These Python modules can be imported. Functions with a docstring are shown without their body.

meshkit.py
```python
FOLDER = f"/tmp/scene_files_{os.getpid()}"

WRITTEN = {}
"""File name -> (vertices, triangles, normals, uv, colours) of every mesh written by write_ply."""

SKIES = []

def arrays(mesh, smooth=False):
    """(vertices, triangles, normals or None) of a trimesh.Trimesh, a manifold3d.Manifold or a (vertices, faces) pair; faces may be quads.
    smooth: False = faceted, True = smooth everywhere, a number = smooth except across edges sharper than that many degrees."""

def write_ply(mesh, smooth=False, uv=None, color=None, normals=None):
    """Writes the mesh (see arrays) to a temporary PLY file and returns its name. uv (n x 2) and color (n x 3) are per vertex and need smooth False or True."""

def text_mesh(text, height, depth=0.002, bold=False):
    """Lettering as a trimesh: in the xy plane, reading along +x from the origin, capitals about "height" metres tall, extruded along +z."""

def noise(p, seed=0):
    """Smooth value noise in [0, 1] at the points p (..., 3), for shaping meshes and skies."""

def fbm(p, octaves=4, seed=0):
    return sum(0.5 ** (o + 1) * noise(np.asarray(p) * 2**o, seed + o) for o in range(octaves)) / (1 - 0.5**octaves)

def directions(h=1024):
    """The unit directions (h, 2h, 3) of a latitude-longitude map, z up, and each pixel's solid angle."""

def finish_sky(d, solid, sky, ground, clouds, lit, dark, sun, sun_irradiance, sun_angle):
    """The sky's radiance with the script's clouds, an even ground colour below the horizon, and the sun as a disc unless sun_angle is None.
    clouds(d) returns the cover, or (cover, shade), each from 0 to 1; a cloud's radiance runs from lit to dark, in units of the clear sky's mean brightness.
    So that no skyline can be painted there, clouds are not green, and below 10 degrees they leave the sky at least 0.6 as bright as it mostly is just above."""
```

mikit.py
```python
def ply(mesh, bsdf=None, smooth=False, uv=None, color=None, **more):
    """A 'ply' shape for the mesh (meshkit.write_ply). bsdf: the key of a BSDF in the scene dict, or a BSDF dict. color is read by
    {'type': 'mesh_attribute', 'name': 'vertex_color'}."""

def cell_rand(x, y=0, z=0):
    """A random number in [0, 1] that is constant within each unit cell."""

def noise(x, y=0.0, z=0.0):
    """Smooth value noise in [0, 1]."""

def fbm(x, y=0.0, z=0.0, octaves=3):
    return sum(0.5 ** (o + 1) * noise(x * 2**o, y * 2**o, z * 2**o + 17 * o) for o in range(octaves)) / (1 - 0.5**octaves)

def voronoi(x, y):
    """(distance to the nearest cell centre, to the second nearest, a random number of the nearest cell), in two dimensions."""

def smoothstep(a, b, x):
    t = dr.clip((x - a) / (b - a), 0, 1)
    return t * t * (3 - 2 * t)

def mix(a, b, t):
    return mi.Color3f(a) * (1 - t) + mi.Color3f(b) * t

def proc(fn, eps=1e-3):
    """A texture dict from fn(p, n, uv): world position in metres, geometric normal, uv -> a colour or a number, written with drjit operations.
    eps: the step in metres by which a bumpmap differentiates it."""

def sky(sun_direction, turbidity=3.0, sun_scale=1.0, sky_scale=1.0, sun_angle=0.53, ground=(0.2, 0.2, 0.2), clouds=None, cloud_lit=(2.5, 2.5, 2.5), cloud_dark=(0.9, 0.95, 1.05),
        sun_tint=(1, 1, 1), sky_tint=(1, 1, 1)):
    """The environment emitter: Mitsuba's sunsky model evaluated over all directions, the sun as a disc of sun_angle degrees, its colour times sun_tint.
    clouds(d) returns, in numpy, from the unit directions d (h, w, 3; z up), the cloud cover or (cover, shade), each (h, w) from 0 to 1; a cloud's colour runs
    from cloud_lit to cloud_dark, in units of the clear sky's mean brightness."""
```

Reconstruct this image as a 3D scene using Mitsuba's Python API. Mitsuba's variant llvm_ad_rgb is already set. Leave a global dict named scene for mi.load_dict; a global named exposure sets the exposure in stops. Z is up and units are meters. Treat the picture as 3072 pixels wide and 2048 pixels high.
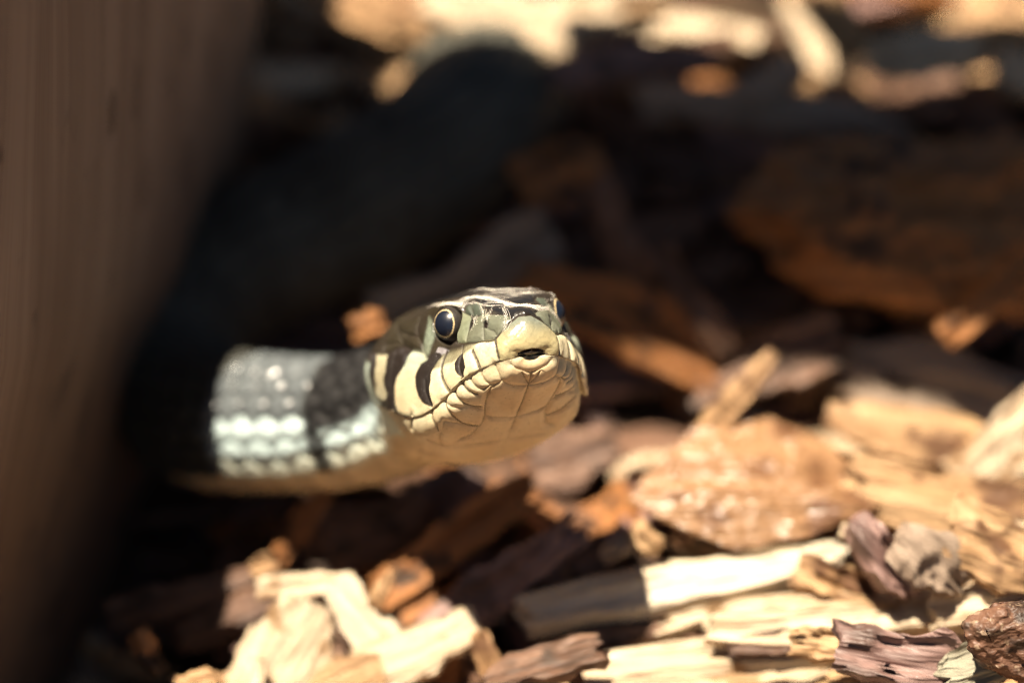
import math
import numpy as np
import trimesh
import drjit as dr
import mitsuba as mi
import mikit
import meshkit
from scipy.interpolate import CubicSpline

T = mi.ScalarTransform4f
MM = 0.001                       # everything below is laid out in millimetres, written in metres
scene, labels = {}, {}

# ---------------------------------------------------------------- camera, sun, exposure
TILT = math.radians(30.0)        # the camera looks down on the mulch by 30 degrees
FOCUS = 600.0
AIM = np.array([0.0, 0.0, 36.0])
BACK = np.array([0.0, -math.cos(TILT), math.sin(TILT)])
EYE = AIM + FOCUS * BACK
scene['camera'] = {
    'type': 'thinlens', 'fov': math.degrees(2 * math.atan(55.0 / FOCUS)), 'fov_axis': 'x',
    'aperture_radius': 13.5 * MM, 'focus_distance': (FOCUS + 2.5) * MM, 'near_clip': 0.02, 'far_clip': 200.0,
    'to_world': T().look_at(origin=(EYE * MM).tolist(), target=(AIM * MM).tolist(), up=[0, 0, 1])}
SUN = np.array([-0.23, -0.12, 0.95])
scene['sky'] = mikit.sky(SUN.tolist(), turbidity=3, sky_scale=0.17, sky_tint=(1.0, 0.94, 0.84), sun_tint=(1.0, 1.0, 0.98))
labels['sky'] = {'kind': 'structure'}
exposure = 3.0

# ---------------------------------------------------------------- helpers
taken = {}


def numbered(name):
    n = taken.get(name, 0)
    taken[name] = n + 1
    return name if n == 0 else f'{name}_{n:03d}'


def put(key, v, f, bsdf, smooth=True, uv=None, color=None, **more):
    scene[key] = mikit.ply((np.asarray(v, float) * MM, f), bsdf, smooth=smooth, uv=uv, color=color, **more)
    return key


def tag(key, label=None, category=None, group=None, kind=None):
    d = {k: v for k, v in (('label', label), ('category', category), ('group', group), ('kind', kind)) if v}
    labels[key] = d


def unit(a):
    a = np.asarray(a, float)
    return a / np.maximum(np.linalg.norm(a, axis=-1, keepdims=True), 1e-12)


def sstep(a, b, x):
    t = np.clip((np.asarray(x, float) - a) / (b - a), 0, 1)
    return t * t * (3 - 2 * t)


def nz(x, y, z=0.0, seed=0):
    x, y, z = np.broadcast_arrays(np.asarray(x, float), np.asarray(y, float), np.asarray(z, float))
    return meshkit.noise(np.stack([x, y, z], -1), seed)


def grid_faces(n, m, wrap=False):
    i, j = np.meshgrid(np.arange(n - 1), np.arange(m if wrap else m - 1), indexing='ij')
    a, b = i * m + j, i * m + (j + 1) % m
    return np.stack([a, b, b + m, a + m], -1).reshape(-1, 4)


# ---------------------------------------------------------------- materials
def grain(pale, dark, streak=0.5, fine=7.0, spot=0.0, spotcol=(0.05, 0.03, 0.02)):
    """Wood along uv (millimetres along and across the fibres)."""
    def fn(p, n, uv):
        a, c = uv.x, uv.y
        g = mikit.noise(a * 0.05, c * 0.9, 3.0) * 0.5 + mikit.noise(a * 0.09, c * fine * 0.45, 9.0) * 0.3 + mikit.noise(a * 0.5, c * fine, 1.0) * 0.2
        col = mikit.mix(pale, dark, mikit.smoothstep(0.5 - streak * 0.5, 0.5 + streak * 0.5, g))
        if spot > 0:
            s = mikit.fbm(p.x * 260, p.y * 260, p.z * 260, octaves=3)
            col = mikit.mix(col, spotcol, mikit.smoothstep(0.62 - 0.2 * spot, 0.72, s))
        return col
    return mikit.proc(fn)


def fibre_bump(amount, base):
    def fn(p, n, uv):
        return mikit.noise(uv.x * 0.25, uv.y * 3.2) * 0.7 + mikit.noise(uv.x * 0.6, uv.y * 8.0) * 0.3
    return {'type': 'twosided', 'bsdf': {'type': 'bumpmap', 'arbitrary': mikit.proc(fn, eps=6e-5), 'scale': amount * MM, 'nested': base}}


def principled(col, rough, spec=0.5, **more):
    return {'type': 'principled', 'base_color': col if isinstance(col, dict) else {'type': 'rgb', 'value': list(col)}, 'roughness': rough, 'specular': spec, **more}


scene['wood_white'] = fibre_bump(0.5, principled(grain((0.72, 0.65, 0.53), (0.60, 0.49, 0.34), 0.7), 0.62, 0.3))
scene['wood_pale'] = fibre_bump(0.5, principled(grain((0.63, 0.53, 0.39), (0.48, 0.36, 0.235), 0.75, spot=0.12, spotcol=(0.30, 0.19, 0.10)), 0.62, 0.3))
scene['wood_tan'] = fibre_bump(0.5, principled(grain((0.50, 0.335, 0.185), (0.32, 0.185, 0.09), 0.8, spot=0.3, spotcol=(0.12, 0.06, 0.03)), 0.6, 0.3))
scene['wood_wet'] = fibre_bump(0.5, principled(grain((0.35, 0.20, 0.10), (0.20, 0.105, 0.048), 0.8, fine=3.0, spot=0.5, spotcol=(0.14, 0.065, 0.03)), 0.33, 0.5, clearcoat=1.0, clearcoat_gloss=0.85))
scene['wood_rust'] = fibre_bump(0.3, principled(grain((0.40, 0.18, 0.065), (0.20, 0.082, 0.030), 0.8, spot=0.3), 0.6, 0.3))
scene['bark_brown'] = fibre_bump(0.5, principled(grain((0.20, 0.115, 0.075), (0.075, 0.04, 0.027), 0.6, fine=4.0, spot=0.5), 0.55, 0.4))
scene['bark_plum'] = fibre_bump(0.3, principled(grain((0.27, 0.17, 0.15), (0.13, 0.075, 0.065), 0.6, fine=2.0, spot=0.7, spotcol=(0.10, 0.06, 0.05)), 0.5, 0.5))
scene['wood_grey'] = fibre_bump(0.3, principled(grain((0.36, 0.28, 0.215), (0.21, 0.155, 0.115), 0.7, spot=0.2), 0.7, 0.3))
scene['lichen_grey'] = fibre_bump(0.5, principled(grain((0.36, 0.35, 0.27), (0.22, 0.20, 0.15), 0.6, fine=3.0), 0.8, 0.2))


def rough_bark(p, n, uv):
    a = mikit.fbm(p.x * 420, p.y * 420, p.z * 700, octaves=4)
    b = mikit.fbm(p.x * 1500, p.y * 1500, p.z * 1500, octaves=2)
    col = mikit.mix((0.035, 0.019, 0.012), (0.155, 0.080, 0.050), mikit.smoothstep(0.32, 0.62, a))
    return mikit.mix(col, (0.34, 0.25, 0.17), mikit.smoothstep(0.62, 0.76, b) * 0.6)


def rough_bark_relief(p, n, uv):
    return mikit.fbm(p.x * 900, p.y * 900, p.z * 1300, octaves=3)


scene['bark_rough'] = {'type': 'twosided', 'bsdf': {'type': 'bumpmap', 'arbitrary': mikit.proc(rough_bark_relief, eps=6e-5), 'scale': 0.45 * MM, 'nested': principled(mikit.proc(rough_bark), 0.55, 0.45)}}


def soil(p, n, uv):
    a = mikit.fbm(p.x * 120, p.y * 120, p.z * 120, octaves=4)
    b = mikit.fbm(p.x * 9, p.y * 9, p.z * 9, octaves=3)
    return mikit.mix((0.018, 0.012, 0.008), (0.07, 0.045, 0.027), mikit.smoothstep(0.3, 0.75, a) * (0.6 + 0.4 * b))


scene['soil'] = {'type': 'twosided', 'bsdf': principled(mikit.proc(soil), 0.9, 0.2)}


def board_colour(p, n, uv):
    a = uv.x
    c = uv.y + 7.0 * mikit.noise(a * 0.016, uv.y * 0.035, 8.0) + 1.6 * mikit.noise(a * 0.06, uv.y * 0.12, 4.0)
    g = mikit.noise(a * 0.012, c * 0.35, 5.0) * 0.45 + mikit.noise(a * 0.03, c * 1.6, 2.0) * 0.35 + mikit.noise(a * 0.06, c * 6.0) * 0.2
    col = mikit.mix((0.325, 0.24, 0.178), (0.24, 0.17, 0.122), mikit.smoothstep(0.15, 0.85, g))
    s = mikit.fbm(a * 0.10, c * 0.22, 7.0, octaves=4)
    shadowed = 1 - mikit.smoothstep(0.004, 0.048, p.z + 0.02 * (mikit.fbm(p.y * 60, p.z * 40, 3.0) - 0.5))   # shade near the ground, painted into the board colour
    col = mikit.mix(col, (0.10, 0.058, 0.034), shadowed * 0.75)
    return mikit.mix(col, (0.09, 0.062, 0.046), mikit.smoothstep(0.62, 0.78, s) * 0.7)


def board_relief(p, n, uv):
    return mikit.noise(uv.x * 0.03, uv.y * 2.2) * 0.6 + mikit.noise(uv.x * 0.12, uv.y * 7.0) * 0.4


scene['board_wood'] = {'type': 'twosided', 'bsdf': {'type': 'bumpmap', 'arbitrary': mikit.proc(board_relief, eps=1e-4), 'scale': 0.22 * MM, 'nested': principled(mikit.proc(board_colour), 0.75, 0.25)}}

scene['snake_skin'] = {'type': 'twosided', 'bsdf': principled({'type': 'mesh_attribute', 'name': 'vertex_color'}, mikit.proc(lambda p, n, uv: uv.y), 0.3, clearcoat=mikit.proc(lambda p, n, uv: uv.x), clearcoat_gloss=0.96)}
scene['eye_gloss'] = principled({'type': 'mesh_attribute', 'name': 'vertex_color'}, 0.3, 0.5, clearcoat=1.0, clearcoat_gloss=0.985)
scene['silk'] = {'type': 'twosided', 'bsdf': principled((0.80, 0.76, 0.68), 0.45, 0.5)}

# ---------------------------------------------------------------- the ground


def ground_z(x, y):
    x, y = np.asarray(x, float), np.asarray(y, float)
    left = 1 - sstep(-12, 24, x + 0.15 * y)
    z = (-10.5 * left - 7.5 * (1 - left) * (1 - sstep(2, 26, y))) * (1 - sstep(120, 300, np.hypot(x, y)))
    z = z + 8.0 * np.exp(-((x - 50) / 13) ** 2 - ((y + 9) / 10) ** 2)
    z = z - 13.0 * (1 - sstep(-46, -30, x)) * (1 - sstep(90, 160, np.abs(x + 45))) * (1 - sstep(90, 140, np.abs(y - 20)))
    t = np.clip(y - 46, 0, 150)
    z = z + 0.42 * t * (1 - sstep(300, 700, np.abs(x)))* (1 - sstep(600, 1400, y))
    return z


def axis_steps():
    fine = np.arange(-160, 161, 4.0)
    far = 160 * 1.22 ** np.arange(1, 28)
    return np.concatenate([-far[::-1], fine, far])


gx, gy = np.meshgrid(axis_steps(), axis_steps() + 30, indexing='ij')
gz = ground_z(gx, gy) - 5.0 + 2.2 * (nz(gx / 14, gy / 14, seed=3) - 0.5)
put('ground', np.stack([gx, gy, gz], -1).reshape(-1, 3), grid_faces(*gx.shape), 'soil')
tag('ground', 'dark moist soil under the wood chips', kind='structure')


# ---------------------------------------------------------------- pieces of wood
def slab_mesh(L, W, H, seed, n=20, m=10, k=2, rag=0.25, bend=0.0, curl=0.0, bow=None, ledge=0.3, taper=(0.8, 0.7), rough=0.14, twist=0.0):
    """A split piece of wood: fibres along x, faces top, side, bottom, side; ends ragged. Returns vertices, quads, uv (mm)."""
    V, Q, UV, at = [], [], [], 0
    s = np.linspace(0, 1, n + 1)
    bow_ = ((seed * 0.618) % 1 - 0.5) * 0.35 if bow is None else bow

    def shape(y, z, sgrid):
        """y, z in -1..1 across the section"""
        env = np.interp(sgrid, [0, 0.14, 0.5, 0.86, 1], [taper[0], 0.5 + 0.5 * taper[0], 1, 0.5 + 0.5 * taper[1], taper[1]])
        side = np.where(y > 0, 3.0, 8.0)
        edge = 1 + (0.55 * (nz(sgrid * 2.6, side, seed=seed) - 0.5) + 0.30 * (nz(sgrid * 9.0, side, seed=seed + 8) - 0.5)) * np.abs(y)
        wy = y * W / 2 * env * edge + bow_ * L * ((sgrid - 0.5) ** 2 - 0.1)
        r0 = 0.65 * nz(y * 2.1 + 7, z * 0.8, seed=seed + 1) + 0.35 * nz(y * 6.0 + 7, z * 1.6, seed=seed + 11)
        r1 = 0.65 * nz(y * 2.1 - 5, z * 0.8, seed=seed + 2) + 0.35 * nz(y * 6.0 - 5, z * 1.6, seed=seed + 12)
        x = -L / 2 + L * sgrid + rag * L * ((r0 - 0.5) * (1 - sgrid) ** 3 + (r1 - 0.5) * sgrid ** 3)
        henv = np.interp(sgrid, [0, 0.2, 0.8, 1], [0.55, 1, 1, 0.5])
        rid = 0.8 * (nz(y * 4.0, sgrid * 2.5, z * 2, seed=seed + 4) - 0.5) + 0.8 * (nz(y * 11.0, sgrid * 5.0, z * 2, seed=seed + 5) - 0.5)
        wz = z * H / 2 * henv * (0.75 + 0.5 * nz(sgrid * 3, y * 1.2, seed=seed + 6)) + rid * rough * W * np.sign(z) * np.abs(z)
        wz = wz + np.sign(z) * np.abs(z) * ledge * H * (sstep(0.46, 0.54, nz(y * 2.2, sgrid * 1.3, seed=seed + 9)) - 0.5)
        wy = wy + rid * rough * 0.4 * W * np.sign(y) * (np.abs(y) > 0.99)
        wz = wz + bend * (4 * (sgrid - 0.5) ** 2) * L * 0.25 + curl * (y ** 2) * W * 0.25
        if twist:
            a = twist * (sgrid - 0.5)
            wy, wz = wy * np.cos(a) - wz * np.sin(a), wy * np.sin(a) + wz * np.cos(a)
        return np.stack([x, wy, wz], -1)

    faces = [(np.linspace(-1, 1, m + 1), np.ones(m + 1)), (np.ones(k + 1), np.linspace(1, -1, k + 1)),
             (np.linspace(1, -1, m + 1), -np.ones(m + 1)), (-np.ones(k + 1), np.linspace(-1, 1, k + 1))]
    for y, z in faces:
        yy, ss = np.meshgrid(y, s, indexing='ij')
        zz = np.repeat(z[:, None], n + 1, 1)
        p = shape(yy, zz, ss)
        V.append(p.reshape(-1, 3))
        UV.append(np.stack([p[..., 0] + seed * 13.7, p[..., 1] + 0.9 * p[..., 2] + seed * 3.1], -1).reshape(-1, 2))
        Q.append(grid_faces(len(y), n + 1)[:, ::-1] + at)
        at += len(y) * (n + 1)
    for e in (0, 1):
        yy, zz = np.meshgrid(np.linspace(-1, 1, m + 1), np.linspace(-1, 1, k + 1), indexing='ij')
        p = shape(yy, zz, np.full(yy.shape, float(e)))
        V.append(p.reshape(-1, 3))
        UV.append(np.stack([p[..., 0] + seed * 13.7, p[..., 1] + 3 * p[..., 2]], -1).reshape(-1, 2))
        q = grid_faces(m + 1, k + 1) + at
        Q.append(q[:, ::-1] if e == 0 else q)
        at += yy.size
    return np.vstack(V), np.vstack(Q), np.vstack(UV)


def frame_of(direction, up, roll=0.0):
    x = unit(direction)
    y = unit(np.cross(up, x))
    z = np.cross(x, y)
    c, s = math.cos(roll), math.sin(roll)
    return np.stack([x, c * y + s * z, -s * y + c * z])


def chip(name, label, category, a, b, W, H, bsdf, seed, up=(0, -0.2, 1), roll=0.0, group=None, **kw):
    """One piece of wood with its long axis from a to b (mm)."""
    a, b = np.asarray(a, float), np.asarray(b, float)
    v, q, uv = slab_mesh(np.linalg.norm(b - a), W, H, seed, **kw)
    key = numbered(name)
    put(key, v @ frame_of(b - a, up, roll) + (a + b) / 2, q, bsdf, uv=uv)
    tag(key, label, category, group)
    return key


CHIPS = [  # name, label, category, from, to (mm), width, thickness, material, seed, up, more
    ('wood_shaving', 'broad pale sunlit shaving at the bottom edge, left of the bright splinter', 'wood chip', [-28.9, 3.9, -13.2], [-22.7, 9.7, -3.2], 9.5, 1.6, 'wood_pale', 11, (0, -0.7, 0.7), {'bend': 0.25, 'curl': -0.3, 'taper': (0.9, 0.55), 'rag': 0.07, 'rough': 0.05, 'ledge': 0.12}),
    ('wood_splinter', 'short pale splinter lying flat along the top of the broad shaving', 'splinter', [-28.8, 12.8, -3.9], [-17.9, 13.3, -2.9], 2.6, 1.5, 'wood_pale', 12, (0, -0.7, 0.7), {'taper': (0.75, 0.8), 'rag': 0.07, 'rough': 0.05, 'ledge': 0.12}),
    ('wood_splinter', 'brightest pale splinter slanting down across the lower left chips', 'splinter', [-20.1, 11.6, -1.9], [-12.0, 6.0, -11.5], 5.0, 2.0, 'wood_white', 13, (0, -0.7, 0.7), {'taper': (0.7, 0.8), 'rag': 0.07, 'rough': 0.05, 'ledge': 0.12}),
    ('wood_chip', 'oblong pale tan chip with a rounded end, pointing up right below the snake', 'wood chip', [-16.9, 4.6, -10.1], [-3.8, 7.6, -4.9], 5.6, 2.2, 'wood_pale', 14, (0, -0.7, 0.7), {'taper': (0.8, 0.72), 'rag': 0.07, 'rough': 0.05, 'ledge': 0.12}),
    ('wood_splinter', 'tiny upright pale spike between the bright splinter and the oblong chip', 'splinter', [-15.6, 9.4, -3.7], [-13.4, 11.3, -0.4], 1.9, 1.2, 'wood_tan', 15, (0, -0.7, 0.7), {'taper': (0.9, 0.4)}),
    ('wood_splinter', 'thin tan splinter standing at the bottom edge, right of the oblong chip', 'splinter', [-3.9, 4.5, -4.3], [-1.3, 1.1, -10.1], 2.4, 1.5, 'wood_tan', 16, (0, -0.7, 0.7), {}),
    ('wood_chip', 'small pale nub lit at the tip of the dark twig', 'wood chip', [-29.6, 18.0, -4.7], [-26.7, 18.5, -4.0], 2.4, 1.8, 'wood_tan', 17, (0, -0.7, 0.7), {'taper': (0.7, 0.8)}),
    ('wood_chip', 'pinkish tan chip cut off by the bottom edge under the bright splinter', 'wood chip', [-22.6, 2.4, -11.8], [-14.4, 4.3, -8.6], 5.0, 2.0, 'wood_tan', 18, (0, -0.7, 0.7), {'rag': 0.07, 'rough': 0.05, 'ledge': 0.12}),
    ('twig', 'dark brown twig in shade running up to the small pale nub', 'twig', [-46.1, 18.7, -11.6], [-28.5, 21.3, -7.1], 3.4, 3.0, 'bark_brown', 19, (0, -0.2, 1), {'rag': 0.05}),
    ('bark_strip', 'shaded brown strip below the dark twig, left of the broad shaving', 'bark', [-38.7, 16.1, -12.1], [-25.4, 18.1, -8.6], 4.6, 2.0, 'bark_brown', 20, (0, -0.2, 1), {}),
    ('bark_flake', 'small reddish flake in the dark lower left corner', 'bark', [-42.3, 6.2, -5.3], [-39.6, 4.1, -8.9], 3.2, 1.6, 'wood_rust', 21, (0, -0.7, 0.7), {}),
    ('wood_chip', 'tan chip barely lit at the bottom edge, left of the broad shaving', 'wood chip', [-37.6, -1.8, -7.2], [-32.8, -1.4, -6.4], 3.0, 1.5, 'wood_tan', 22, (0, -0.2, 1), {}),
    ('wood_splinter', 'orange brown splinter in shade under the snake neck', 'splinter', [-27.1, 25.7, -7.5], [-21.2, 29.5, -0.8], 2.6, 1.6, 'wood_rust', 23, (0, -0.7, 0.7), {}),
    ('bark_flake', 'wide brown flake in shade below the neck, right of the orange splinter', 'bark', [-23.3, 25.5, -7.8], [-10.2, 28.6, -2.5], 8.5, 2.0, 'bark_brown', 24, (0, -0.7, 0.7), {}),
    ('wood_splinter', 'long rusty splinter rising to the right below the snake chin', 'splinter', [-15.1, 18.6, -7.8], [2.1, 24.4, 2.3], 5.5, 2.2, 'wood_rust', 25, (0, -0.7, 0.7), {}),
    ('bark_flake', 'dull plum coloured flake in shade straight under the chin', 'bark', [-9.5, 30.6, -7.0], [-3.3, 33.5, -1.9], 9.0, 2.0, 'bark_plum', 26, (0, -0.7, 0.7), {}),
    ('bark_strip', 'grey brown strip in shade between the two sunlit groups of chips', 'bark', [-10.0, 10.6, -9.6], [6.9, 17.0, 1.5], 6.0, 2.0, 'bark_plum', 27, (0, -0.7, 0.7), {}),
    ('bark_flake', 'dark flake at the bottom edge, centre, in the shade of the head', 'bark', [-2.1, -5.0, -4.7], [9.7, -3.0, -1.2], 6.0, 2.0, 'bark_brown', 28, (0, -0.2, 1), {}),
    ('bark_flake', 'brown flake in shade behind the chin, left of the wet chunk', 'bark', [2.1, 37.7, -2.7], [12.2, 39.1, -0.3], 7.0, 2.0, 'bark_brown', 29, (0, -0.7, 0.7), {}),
    ('wood_chip', 'long split chip, its right half blazing white, its left half in shadow', 'wood chip', [1.8, 10.7, -5.5], [36.2, 13.8, -0.1], 6.2, 2.6, 'wood_white', 30, (0, -0.35, 0.94), {'taper': (0.85, 0.75), 'rag': 0.14, 'rough': 0.2, 'n': 30, 'm': 14}),
    ('wood_splinter', 'narrow pale splinter under the long white chip', 'splinter', [17.0, 6.8, -4.3], [36.8, 8.2, -1.8], 2.6, 1.5, 'wood_pale', 31, (0, -0.35, 0.94), {}),
    ('wood_chip', 'long cream chip with torn ends above the purplish bark', 'wood chip', [22.1, 3.9, -3.2], [49.2, 4.9, -1.5], 6.3, 2.4, 'wood_pale', 32, (0, -0.4, 0.92), {'rag': 0.16, 'rough': 0.18, 'n': 30, 'm': 14}),
    ('wood_chip', 'wide cream chip along the bottom edge, right of centre', 'wood chip', [8.7, 1.1, -8.1], [35.1, 2.2, -6.1], 6.5, 2.4, 'wood_pale', 33, (0, -0.5, 0.85), {'rag': 0.12, 'rough': 0.16, 'n': 30, 'm': 14}),
    ('bark_strip', 'dark strip put in for the shadow gap between the white and the cream chips', 'bark', [3.1, 6.2, -7.3], [21.9, 7.2, -5.6], 3.0, 1.5, 'bark_brown', 34, (0, -0.2, 1), {}),  # dark strip placed where only a shadow gap lies
    ('bark_lump', 'pinkish brown lump between the white chip and the grey lump', 'bark', [37.9, 7.1, 8.3], [44.7, 3.5, 2.1], 5.0, 3.6, 'bark_plum', 35, (0, -0.7, 0.7), {'rough': 0.2}),
    ('bark_lump', 'grey tan knobbly lump right of the pinkish lump', 'bark', [42.6, 5.6, 7.8], [50.0, 2.9, 3.0], 6.5, 4.0, 'wood_grey', 36, (0, -0.7, 0.7), {'rough': 0.22}),
    ('wood_chip', 'tan chip at the right edge beyond the grey tan lump', 'wood chip', [48.2, 6.0, 8.4], [59.3, 3.6, 4.2], 8.0, 3.0, 'wood_tan', 37, (0, -0.7, 0.7), {'rough': 0.15}),
    ('wood_chip', 'broad tan chip sloping down to the right edge behind the lumps', 'wood chip', [38.7, 21.6, 5.4], [62.2, 19.3, 1.4], 8.5, 2.4, 'wood_tan', 38, (0, -0.7, 0.7), {'rough': 0.08}),
    ('wood_chip', 'pale chip leaning up at the right edge', 'wood chip', [53.0, 28.4, 1.2], [62.2, 33.6, 10.2], 5.5, 2.2, 'wood_pale', 39, (0, -0.7, 0.7), {}),
    ('wood_chip', 'smooth rounded tan chip lying behind the wet chunk', 'wood chip', [36.3, 34.7, 6.1], [54.8, 32.8, 2.8], 5.4, 2.6, 'wood_tan', 40, (0, -0.7, 0.7), {'taper': (0.5, 0.75), 'rag': 0.04, 'rough': 0.03, 'ledge': 0.04}),
    ('wood_chip', 'tiny pale chip under the rounded end of the smooth chip', 'wood chip', [50.3, 29.7, 3.5], [52.5, 27.8, 0.2], 2.4, 1.6, 'wood_pale', 41, (0, -0.7, 0.7), {}),
    ('wood_splinter', 'curled tan splinter standing up from the wet chunk like a horn', 'splinter', [21.0, 30.0, 6.0], [30.1, 34.9, 14.4], 2.7, 1.3, 'wood_tan', 42, (0, -0.7, 0.7), {'bend': -0.25, 'taper': (1.0, 0.45), 'rag': 0.04}),
    ('wood_chip', 'small tan chip under the left tip of the wet chunk', 'wood chip', [13.7, 15.6, 3.1], [16.5, 14.2, 0.6], 2.6, 2.0, 'wood_tan', 43, (0, -0.7, 0.7), {}),
    ('bark_flake', 'small grey flake left of the small tan chip', 'bark', [10.3, 13.7, -0.2], [13.9, 15.0, 1.9], 2.2, 1.4, 'wood_grey', 44, (0, -0.7, 0.7), {}),
    ('wood_chip', 'round brown bit in the shade under the wet chunk', 'wood chip', [17.9, 17.7, 0.7], [20.6, 17.3, 0.0], 2.2, 1.8, 'wood_tan', 45, (0, -0.7, 0.7), {}),
    ('wood_chip', 'small chip with its white glint put into pale wood, under the right end of the wet chunk', 'wood chip', [36.9, 11.9, 4.7], [38.6, 11.7, 4.2], 1.7, 1.5, 'wood_pale', 46, (0, -0.7, 0.7), {}),  # the glint is put into the pale wood colour
    ('bark_strip', 'purplish bark strip at the bottom edge near the right corner', 'bark', [35.8, -8.3, 1.6], [49.7, -9.4, -0.2], 6.5, 2.6, 'bark_plum', 48, (0, -0.7, 0.7), {'rough': 0.2, 'n': 30, 'm': 14}),
    ('lichen_flake', 'grey green flaky piece under the bark fragment in the corner', 'lichen', [47.0, -11.5, 0.1], [56.0, -10.1, 2.4], 5.0, 1.4, 'lichen_grey', 49, (0, -0.7, 0.7), {'rag': 0.25, 'n': 30, 'm': 14}),
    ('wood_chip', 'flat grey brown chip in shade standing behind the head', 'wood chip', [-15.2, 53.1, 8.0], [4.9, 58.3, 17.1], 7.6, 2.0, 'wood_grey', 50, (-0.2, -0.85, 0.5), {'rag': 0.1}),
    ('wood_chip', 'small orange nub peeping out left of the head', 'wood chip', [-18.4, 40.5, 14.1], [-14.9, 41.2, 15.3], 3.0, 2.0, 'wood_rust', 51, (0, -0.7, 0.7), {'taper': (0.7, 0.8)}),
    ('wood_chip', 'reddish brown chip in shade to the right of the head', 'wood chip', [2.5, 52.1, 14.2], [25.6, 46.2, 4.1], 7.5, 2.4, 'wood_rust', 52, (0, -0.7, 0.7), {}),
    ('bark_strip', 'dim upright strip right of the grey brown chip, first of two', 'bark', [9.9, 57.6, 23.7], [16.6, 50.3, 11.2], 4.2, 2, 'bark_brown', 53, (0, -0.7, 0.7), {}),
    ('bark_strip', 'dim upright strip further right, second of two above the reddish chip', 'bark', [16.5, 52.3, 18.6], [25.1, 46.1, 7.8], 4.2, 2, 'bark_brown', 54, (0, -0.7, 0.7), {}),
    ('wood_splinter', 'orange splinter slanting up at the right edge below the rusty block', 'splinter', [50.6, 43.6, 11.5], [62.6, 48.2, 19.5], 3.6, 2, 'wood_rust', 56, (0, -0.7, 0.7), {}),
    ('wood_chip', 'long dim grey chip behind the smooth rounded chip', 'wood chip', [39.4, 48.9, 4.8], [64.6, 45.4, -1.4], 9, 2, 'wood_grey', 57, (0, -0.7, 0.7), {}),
    ('bark_flake', 'dark brown flake left of the long dim grey chip', 'bark', [21.3, 46.0, 3.7], [38.5, 48.8, 8.5], 7, 2, 'bark_brown', 58, (0, -0.7, 0.7), {}),
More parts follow.
